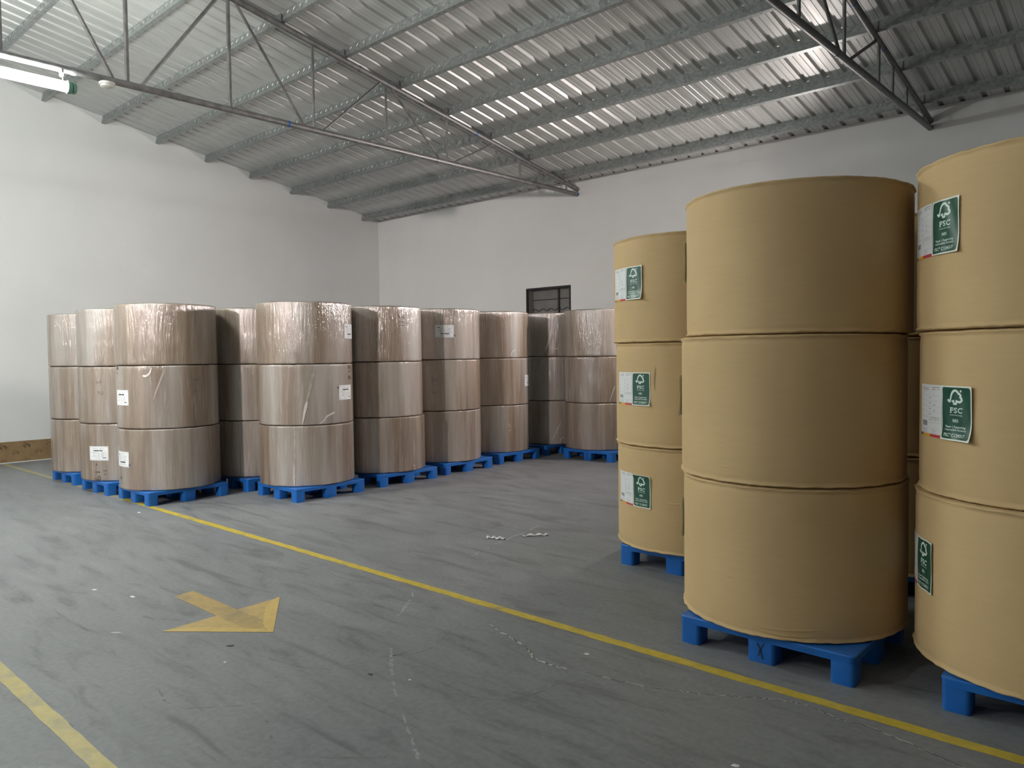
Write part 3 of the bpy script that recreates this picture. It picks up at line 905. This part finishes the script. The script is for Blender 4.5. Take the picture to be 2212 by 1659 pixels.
# dark moulding scribble on the middle leg of two pallets
for pi_ in (9, 11):
    s = Flat(); s.stroke([(-.02, .045), (0, .015), (.014, -.045)], .006); s.stroke([(0.022, .05), (0, .012), (-.012, -.03)], .005)
    v = [(u, -0.4745, 0.07 + q) for u, q in s.v]
    o = mk('painted_mark', v, s.f, M['ink'], pobj[pi_]); o['label'] = 'dark mark on the leg'

# ------------------------------------------------------------------ labels on tan rolls
def P(k): return rolls[k]
def mid(t): return t
def curl(bottom=0, right=0, top=0, left=0, W=.198, H=.272):
    def f(u, v):
        a = max(0, (-v / (H / 2) - .3) / .7); b = max(0, (u / (W / 2) - .2) / .8); c = max(0, (v / (H / 2) - .55) / .45); d = max(0, (-u / (W / 2) - .4) / .6)
        return bottom * a * a * (0.4 + .6 * (u / W + .5)) + right * b * b + top * c * c + left * d * d + .0015 * math.sin(u * 60 + v * 25) * (1 if bottom or right else .3) + .0008
    return f
def tan_labels(key, k, th_fsc, z, th_w, lf, lw):
    t, z0 = P((key, k))
    product_label(t, RB, th_w, z - z0, lw)
    cert_label(t, RB, th_fsc, z - z0, lf)
flat = curl()
tan_labels('B2', 2, -130.6, 2.416, -149.6, curl(bottom=.010, right=.006), flat)
tan_labels('B2', 1, -125.3, 1.484, -144.2, curl(bottom=.022, right=.010, top=.006), flat)
tan_labels('B2', 0, -145.4, .664, -164.3, curl(right=.008), flat)
tan_labels('B0', 2, -104.9, 2.379, -124.0, curl(bottom=.020, right=.010), flat)
tan_labels('B0', 1, -100.6, 1.508, -119.6, curl(bottom=.010), flat)
tan_labels('B0', 0, -101.5, .664, -120.6, curl(top=.02, right=.004), curl(top=.004))
# labels of the central stack seen edge-on at its left limit
for k, zc in ((2, 2.40), (1, 1.52), (0, .70)):
    t, z0 = P(('B1', k))
    cert_label(t, RB, -164.5, zc - z0, curl(right=.018, bottom=.012))
    product_label(t, RB, -184, zc - z0, flat)
# stain + rubbed streaks on tan rolls
t, z0 = P(('B0', 1))
s = Flat(); s.stroke(smooth_pts([(0.002, .09), (0, .05), (-.006, 0), (-.008, -.045), (-.004, -.10)]), [.002 + .014 * math.sin(PI * i / 24) for i in range(25)])
s.wrap('stain', M['stain'], t, RB, -88.1, 1.60 - z0, .0022)['label'] = 'dark vertical stain'
# creases on the central stack (raised folds of the wrapper)
def crease(key, k, pts, w=.016, h=.004):
    t, z0 = P((key, k))
    pts = smooth_pts([(a, z - z0) for a, z in pts], 5); v = []; n = len(pts)
    for i, (a, z) in enumerate(pts):
        e = math.sin(PI * i / (n - 1))
        for dz, dr in ((-w / 2, -.001), (-w * .12, h * e), (w / 2, -.001)):
            r = RB + dr; aa = math.radians(a); v.append((r * math.cos(aa), r * math.sin(aa), z + dz * (0.3 + .7 * e)))
    fa = []
    for i in range(n - 1):
        for q in (0, 1): fa.append((3 * i + q, 3 * i + 3 + q, 3 * i + 4 + q, 3 * i + 1 + q))
    mk('crease', v, fa, M['kraft'], t, True)
crease('B1', 1, [(-106, 1.288), (-103, 1.278), (-99.5, 1.277)])
crease('B1', 1, [(-104.5, 1.15), (-100, 1.135), (-94, 1.134)])
crease('B1', 0, [(-103, .497), (-99, .489), (-94.3, .490)])
crease('B1', 0, [(-90, .25), (-78, .235), (-60, .245), (-50, .262)], .02, .005)
crease('B1', 0, [(-84, .215), (-70, .205), (-55, .215)], .016, .004)
crease('B1', 2, [(-108, 2.13), (-97, 2.145), (-86, 2.14)], .012, .0025)
crease('B0', 0, [(-81, .60), (-77, .592), (-70, .594)], .014, .004)

# ------------------------------------------------------------------ labels and film on brown rolls
def T(key, k):
    t, z0 = P((key, k)); return t, z0
t, z0 = T('S7', 2); slip_label(t, RS, -37.2, 2.171 - z0)
t, z0 = T('S5', 1); slip_label(t, RS, 22.7, 1.340 - z0, True, mat='white_paper')
t, z0 = T('S5', 2); slip_label(t, RS, 35.0, 2.136 - z0, sticker=False)
t, z0 = T('S2', 0); slip_label(t, RS, -58.8, .547 - z0, True, mat='white_paper', sticker=False)
t, z0 = T('S3', 0); slip_label(t, RS, -87.5, .556 - z0, mat='white_paper')
t, z0 = T('S3', 1); slip_label(t, RS, -84.5, 1.327 - z0, True, mat='white_paper', sticker=False)
t, z0 = T('S8', 1); slip_label(t, RS, 27.5, 1.362 - z0, sticker=False)
# handwritten marks (turned on their side)
def rot(sts): return [[(y, -x) for x, y in st] for st in sts]
one = [[(0, -.05), (0, .05)]]
nine = [[(.035, .03), (.0, .05), (-.03, .03), (-.01, .0), (.03, .02), (.04, .045), (.03, -.02), (0, -.055)]]
three = [[(-.03, .05), (.03, .04), (0, .005), (.03, -.03), (-.03, -.05)]]
two = [[(-.03, .03), (0, .05), (.03, .025), (-.03, -.05), (.035, -.05)]]
def place(sts, dx, dy, s=1): return [[(x * s + dx, y * s + dy) for x, y in st] for st in sts]
t, z0 = T('S2', 0)
marker(t, RS, -60.5, .285 - z0, rot(place(one, -.01, 0, .8) + place(nine, .07, -.0, .8)) + [[(.085, .03), (.135, .028)], [(.10, -.012), (.12, -.025)], [(-.02, .125), (-.005, .115), (-.022, .10), (-.02, .09)]])
t, z0 = T('S6', 2); marker(t, RS, -7, 2.30 - z0, rot(place(one, .07, 0, .9) + place(one, .02, 0, .9) + place(three, -.06, 0, .9)) + rot(place(one, .04, .09, .7)), .007)
t, z0 = T('S5', 1); marker(t, RS, 33.5, 1.60 - z0, rot(place(two, -.07, 0, .7) + place(one, -.01, 0, .6) + place(two, .07, -.0, .7)), .010)
t, z0 = T('S3', 1); marker(t, RS, -94, 1.68 - z0, rot(place(nine, -.02, 0, .55) + place(one, .05, 0, .5)), .012)
t, z0 = T('S3', 0); marker(t, RS, -92, .27 - z0, rot(place(two, -.05, 0, .4) + place(one, .02, 0, .35) + place(three, .09, 0, .4)), .010)
t, z0 = T('S7', 1); marker(t, RS, -53, 1.35 - z0, rot(place(three, -.10, 0, .8) + place(one, .0, 0, .7) + place(three, .10, 0, .8)), .004)
t, z0 = T('S2', 1); marker(t, RS, -55, 1.42 - z0, rot(place(three, -.09, 0, .7) + place(two, .06, .02, .7)), .004)
t, z0 = T('S3', 1); marker(t, RS, 8, 1.45 - z0, rot(place(three, -.09, 0, .6) + place(one, .06, .0, .6)), .004)
# loose film
t, z0 = T('S3', 1)
film_strip(t, RS, [(-51, 1.60), (-47, 1.595), (-43, 1.63), (-40.5, 1.70)], .03, .012)
film_strip(t, RS, [(-26, 1.69), (-33, 1.50), (-40, 1.30)], .028, .012, 'film_band', 'filmband', .002)
t, z0 = T('S5', 1)
film_strip(t, RS, [(-18.4, .956), (-12, 1.00), (-8, 1.05), (0, 1.085), (1.5, 1.10)], .012, .030)
film_strip(t, RS, [(-21.8, 1.677), (-27, 1.45), (-32.3, 1.23)], .045, .03, 'film_band', 'filmband', .002)
film_strip(t, RS, [(-31.5, 1.25), (-35, 1.10), (-37.6, .953)], .045, .012)
t, z0 = T('S5', 0)
film_strip(t, RS, [(-46.2, .932), (-47, .55), (-47.8, .184)], .018, .024, 'film_band', 'filmband', .002)
film_strip(t, RS, [(-48, .50), (-48.4, .34), (-48.2, .182)], .004, .018)
t, z0 = T('S9', 2)
film_strip(t, RS, [(-35.8, 2.48), (-46, 2.18), (-57.5, 1.86)], .05, .03, 'film_band', 'filmtail', .002)
film_strip(t, RS, [(-45.2, 1.80), (-44, 1.86), (-40, 1.905), (-36, 1.90)], .008, .012)
t, z0 = T('S9', 1)
film_strip(t, RS, [(-58.5, 1.74), (-66, 1.60), (-74.5, 1.43)], .03, .012, 'film_band', 'filmband', .002)
t, z0 = T('S9', 0)
film_strip(t, RS, [(-31, .59), (-40, .40), (-49.8, .189)], .02, .04, 'film_band', 'filmband', .002)
film_strip(t, RS, [(-34, .20), (-31, .28), (-26, .30)], .010, .010)
t, z0 = T('S8', 2)
film_strip(t, RS, [(-18, 1.775), (-16, 1.83), (-13, 1.87), (-7, 1.875)], .012, .008)
film_strip(t, RS, [(-31, 2.50), (-31.5, 2.15), (-31.5, 1.78)], .008, .012, 'film_band', 'filmband', .002)
t, z0 = T('S10', 1)
film_strip(t, RS, [(-30, 1.26), (-34, 1.14), (-39, .99)], .03, .012, 'film_band', 'filmband', .002)
# torn spots
def tear(key, k, th, z, r, zs):
    t, z0 = T(key, k); s = Flat()
    s.add([(r * (1 + .35 * math.sin(3.1 * i)) * math.cos(i * PI / 6) * .8, r * zs * (1 + .3 * math.cos(2.3 * i)) * math.sin(i * PI / 6)) for i in range(12)], [tuple(range(12))])
    o = s.wrap('tear', M['tear'], t, RS, th, z - z0, .003); o['label'] = 'torn patch showing brown paper'
    q = Flat(); rr = random.Random(int(th * 10) + int(z * 100)); m_ = 26
    vin = []; vout = []
    for i in range(m_):
        a = 2 * PI * i / m_; k = 1 + .35 * math.sin(3.1 * a + 1)
        ri = r * k * rr.uniform(.85, 1.0); ro = ri + r * rr.uniform(.02, .75) * (1.25 if math.sin(a) > .5 else .6)
        vin.append((ri * .8 * math.cos(a), ri * zs * math.sin(a))); vout.append((ro * .8 * math.cos(a), ro * zs * math.sin(a)))
    q.add(vin + vout, [(i, (i + 1) % m_, m_ + (i + 1) % m_, m_ + i) for i in range(m_) if rr.random() > .25])
    w_ = q.wrap('film_flap', M['filmtail'], t, RS, th, z - z0, .006); w_['label'] = 'torn edge of film'
tear('S6', 0, 6.6, .215, .030, .9)
tear('S8', 0, -22.6, .615, .024, 1.2)
tear('S8', 0, -22.9, .535, .020, .9)

# ------------------------------------------------------------------ cardboard skirting on the gable wall
cb = thing('cardboard_strip', 'brown printed cardboard strip along the foot of the white gable wall', 'cardboard', (0.0, -7.55, 0))
m = MB(); m.box(0.004, 0.012, -6.4, 0, 0.014, 0.376); m.build('board', M['board'], cb)
m = MB(); m.box(0.003, 0.018, -6.4, 0.0, 0.0, 0.014); m.build('edge_strip', M['white_paper'], cb)['label'] = 'thin white strip along the bottom edge'
m = MB()
def cbmark(yc, zc, s=.045):
    c45 = math.cos(math.radians(-35)); s45 = math.sin(math.radians(-35))
    def q(u0, u1, v0, v1):
        pts = []
        for u, v in ((u0, v0), (u1, v0), (u1, v1), (u0, v1)):
            uu, vv = u * s, v * s
            pts.append((0.0126, yc + (uu * c45 - vv * s45), zc + (uu * s45 + vv * c45)))
        m.add(pts, [(0, 1, 2, 3)])
    q(-1.1, 1.0, .12, .32); q(-.2, 1.2, .55, .78); q(1.0, 1.2, -.3, .6); q(-.9, .1, -.95, -.75); q(-.9, -.7, -.95, -.2); q(-.1, .1, -.95, -.2); q(-.6, -.3, -.65, -.4); q(-1.3, -.9, .6, .8)
for i in range(8):
    cbmark(-.40 - i * .36, .285 + .0 * i); cbmark(-.22 - i * .36, .175); cbmark(-.05 - i * .36, .30); cbmark(-.5 - i * .36 + .1, .05, .03)
m.build('print', M['boardprint'], cb)['label'] = 'dark brown repeated printed marks'

# ------------------------------------------------------------------ floor markings
def tape_line(name, x0, x1, y0, y1, w, mat, label, seed, worn=-1):
    r = random.Random(seed); n = 220; v = []; fa = []
    for i in range(n + 1):
        x = x0 + (x1 - x0) * i / n; y = y0 + (y1 - y0) * i / n
        v += [(x, y - w / 2 + r.uniform(-.004, .004), .0012), (x, y + w / 2 + r.uniform(-.004, .004), .0012)]
    for i in range(n): fa.append((2 * i, 2 * i + 2, 2 * i + 3, 2 * i + 1))
    fm = [1 if (x0 + (x1 - x0) * (i + .5) / n) < worn else 0 for i in range(n)]
    return tag(mk(name, v, fa, mat, mats=[mat, M['yellowworn']], fm=fm), label, 'floor marking')
tape_line('floor_line', 0.05, 21.5, -8.325, -8.17, .080, M['yellow'], 'worn yellow tape line running in front of the rolls', 1, 5.2)
tape_line('floor_line', 0.05, 21.5, -10.91, -10.91, .080, M['yellowpale'], 'faded yellow tape line in the lower left corner', 2)
A = [(9.796, -9.641), (9.77, -9.482), (10.424, -9.485), (10.43, -9.124), (11.054, -9.544), (10.477, -10.015), (10.409, -9.631)]
ar = thing('floor_arrow', 'amber tape arrow on the grey floor pointing to the right', 'floor marking', (10.4, -9.55, 0))
def rel(p, z): return (p[0] - 10.4, p[1] + 9.55, z)
mk('arrow_head', [rel(A[3], .0010), rel(A[4], .0010), rel(A[5], .0010)], [(0, 2, 1)], M['arrow'], ar)
mk('arrow_shaft', [rel(A[0], .0015), rel(A[1], .0015), rel((10.92, -9.468), .0015), rel((10.93, -9.632), .0015)], [(0, 3, 2, 1)], M['arrowshaft'], ar)
def edge_strip(a, b, inner, w, zz):
    a = Vector(a); b = Vector(b); d = (b - a).normalized(); nrm = Vector((-d.y, d.x))
    if nrm.dot(Vector(inner) - a) < 0: nrm = -nrm
    n = 12; r = random.Random(int(a.x * 100)); v = []
    for i in range(n + 1):
        p = a + (b - a) * (i / n); v += [rel(p, zz), rel(p + nrm * (w + r.uniform(-.006, .006)) * min(1, .25 + i * .25, .25 + (n - i) * .25), zz)]
    fs = [(2 * i, 2 * i + 2, 2 * i + 3, 2 * i + 1) for i in range(n)]
    if (b - a).cross(nrm) < 0: fs = [q[::-1] for q in fs]
    mk('edge_strip', v, fs, M['arrowedge'], ar)
edge_strip(A[4], A[5], A[2], .075, .0019)
edge_strip(A[4], A[3], A[2], .085, .0024)

# cracks, scuffs (belong to the floor)
def floor_ribbon(name, pts, w, mat, z=.0008, jag=0.0, seed=0, gaps=0.0):
    r = random.Random(seed); pts = smooth_pts(pts, 10); v = []; fa = []; n = len(pts)
    prev = None
    for i, p in enumerate(pts):
        a = Vector(pts[max(0, i - 1)]); b = Vector(pts[min(n - 1, i + 1)]); d = (b - a).normalized(); nn = Vector((-d.y, d.x))
        q = Vector(p) + nn * r.uniform(-jag, jag); ww = w * r.uniform(.35, 1.3) * (1 if 0 < i < n - 1 else .2)
        v += [(q.x - nn.x * ww / 2, q.y - nn.y * ww / 2, z), (q.x + nn.x * ww / 2, q.y + nn.y * ww / 2, z)]
        if i and r.random() > gaps: fa.append((2 * i - 2, 2 * i, 2 * i + 1, 2 * i - 1))
    o = mk(name, v, fa, mat, floor); return o
crack = [(12.041, -8.526), (12.209, -8.572), (12.337, -8.61), (12.509, -8.673), (12.657, -8.76), (12.877, -8.754)]
crk2 = [(12.95, -8.72), (13.2, -8.69), (13.444, -8.615), (13.575, -8.554), (13.728, -8.465), (13.858, -8.389), (13.991, -8.323), (14.118, -8.315), (14.219, -8.345), (14.422, -8.345), (14.7, -8.42), (14.95, -8.50)]
floor_ribbon('crack', crack, .006, M['crackdark'], .0006, .008, 3)
floor_ribbon('crack', crk2, .005, M['crackdark'], .0006, .008, 4)
floor_ribbon('crack_filler', crack, .014, M['crackfill'], .001, .008, 5, .45)
floor_ribbon('crack_filler', crk2, .008, M['crackfill'], .001, .008, 6, .5)
floor_ribbon('scuff_mark', [(11.078, -8.359), (11.25, -8.55), (11.432, -8.807)], .020, M['scuff'], .0006, .006, 7, .2)
floor_ribbon('scuff_mark', [(11.85, -9.2), (11.972, -9.301), (12.285, -9.536), (12.705, -9.789), (12.974, -9.948)], .018, M['scuff'], .0006, .005, 8, .25)
floor_ribbon('scuff_mark', [(10.72, -7.42), (10.66, -7.2), (10.60, -7.013), (10.48, -6.45), (10.377, -5.924)], .030, M['scuff'], .0006, .01, 9, .3)
r = random.Random(11)
for k, (x, y, a, L) in enumerate([(11.4, -9.8, 20, .9), (12.1, -10.2, -15, .8), (11.9, -9.35, 60, .6), (10.9, -8.6, 10, .8), (9.6, -8.9, 35, .7), (12.9, -9.1, 80, .5), (11.3, -10.4, -5, .7), (10.1, -8.5, 0, .9), (9.2, -6.6, 45, .8), (12.6, -9.4, 30, .7)]):
    a = math.radians(a); p0 = (x, y); p1 = (x + L * .5 * math.cos(a), y + L * .5 * math.sin(a)); p2 = (x + L * math.cos(a + .5), y + L * math.sin(a + .5))
    floor_ribbon('scuff_mark', [p0, p1, p2], .010, M['scuffdark'], .0005, .004, 20 + k, .3)

# litter
def scrap(x, y, pts, w, label, seed):
    r = random.Random(seed); pts = smooth_pts(pts, 5); v = []; n = len(pts)
    for i, p in enumerate(pts):
        a = Vector(pts[max(0, i - 1)]); b = Vector(pts[min(n - 1, i + 1)]); d = (b - a).normalized(); nn = Vector((-d.y, d.x, 0))
        ww = w * (0.6 + .4 * math.sin(i * 1.3)); zz = .003 + .022 * abs(math.sin(i * .55 + seed))
        v += [(p[0] - nn.x * ww / 2, p[1] - nn.y * ww / 2, .0015 + zz * .25), (p[0] + nn.x * ww * .0, p[1] + nn.y * ww * .0, .003 + zz), (p[0] + nn.x * ww / 2, p[1] + nn.y * ww / 2, .0015)]
    fa = []
    for i in range(n - 1):
        for q in (0, 1): fa.append((3 * i + q, 3 * i + 3 + q, 3 * i + 4 + q, 3 * i + 1 + q))
    o = mk('paper_scrap', v, fa, M['white_paper'], None, True); o.location = (x, y, 0)
    md = o.modifiers.new('thick', 'SOLIDIFY'); md.thickness = .0012
    return tag(o, label, 'litter')
scrap(10.441, -6.769, [(-.085, -.05), (-.04, -.01), (.01, .0), (.06, .03), (.09, .02)], .045, 'torn white paper scrap on the floor, left of a pair', 1)
scrap(10.669, -6.434, [(-.08, -.11), (-.04, -.04), (.01, .02), (.06, .07), (.075, .10)], .035, 'torn white paper scrap on the floor, right of a pair', 2)
def fleck(x, y, s, ang, mat, label, asp=.5, cat='litter', name='paper_fleck'):
    v = []; n = 9
    for i in range(n):
        a = 2 * PI * i / n; rr = s * (1 + .25 * math.sin(i * 2.7)); px, py = rr * math.cos(a), rr * asp * math.sin(a)
        v.append((px * math.cos(ang) - py * math.sin(ang), px * math.sin(ang) + py * math.cos(ang), 0.0))
    top = [(p[0] * .8, p[1] * .8, .004) for p in v]
    fa = [tuple(range(n - 1, -1, -1)), tuple(range(n, 2 * n))] + [(i, (i + 1) % n, n + (i + 1) % n, n + i) for i in range(n)]
    o = mk(name, v + top, fa, mat); o.location = (x, y, 0); return tag(o, label, cat)
fleck(9.143, -9.974, .020, .6, M['white_paper'], 'tiny white fleck on the floor farthest left of the arrow')
fleck(9.556, -9.848, .024, .2, M['white_paper'], 'small white crumb on the floor just left of the arrow tail')
fleck(10.265, -10.229, .038, .75, M['white_paper'], 'thin white sliver on the floor below the arrow tail', .12)
fleck(11.059, -9.844, .024, .9, M['leaf'], 'small dark leaf on the floor just below the arrow tip', .4, 'leaf', 'dry_leaf')
fleck(11.282, -9.992, .012, .2, M['white_paper'], 'tiny white fleck on the floor below the dark leaf')
fleck(12.075, -9.533, .016, .2, M['leaf'], 'small dark pebble on the floor right of the arrow', .6, 'debris', 'pebble')
fleck(12.304, -9.434, .010, .2, M['white_paper'], 'tiny white fleck on the floor beside the pale curved scuff')
fleck(12.831, -8.502, .018, .4, M['white_paper'], 'small white chip on the floor between the crack and yellow line')
fleck(6.309, -8.514, .020, .4, M['white_paper'], 'small white fleck on the floor in front of the yellow-line stack')
fleck(14.06, -9.075, .020, .4, M['white_paper'], 'small white chip on the floor at the bottom edge of the photo')

# ------------------------------------------------------------------ camera
FPX = 1639.364
pitch, yaw, roll = -0.03824, 0.73763, -0.01194
cam_d = bpy.data.cameras.new('camera'); cam = bpy.data.objects.new('camera', cam_d); COL.objects.link(cam)
cam_d.sensor_fit = 'HORIZONTAL'; cam_d.sensor_width = 36.0; cam_d.lens = 36.0 * FPX / 2212
fw = Vector((-math.sin(yaw) * math.cos(pitch), math.cos(yaw) * math.cos(pitch), math.sin(pitch)))
rt = Vector((math.cos(yaw), math.sin(yaw), 0)); up = rt.cross(fw)
r2 = math.cos(roll) * rt + math.sin(roll) * up; u2 = -math.sin(roll) * rt + math.cos(roll) * up
mat = Matrix((r2, u2, -fw)).transposed().to_4x4()
mat.translation = Vector((15.532, -12.114, 1.8))
cam.matrix_world = mat
cam_d.clip_start = 0.05; cam_d.clip_end = 200
scene.camera = cam

# ------------------------------------------------------------------ world and view
wd = bpy.data.worlds.new('night'); scene.world = wd; wd.use_nodes = True
bg = wd.node_tree.nodes['Background']; bg.inputs[0].default_value = (0.02, 0.022, 0.03, 1); bg.inputs[1].default_value = 0.15
vs = scene.view_settings
vs.view_transform = 'Standard'; vs.look = 'None'; vs.gamma = 1.0; vs.exposure = 0.0
try: vs.use_curve_mapping = False
except Exception: pass
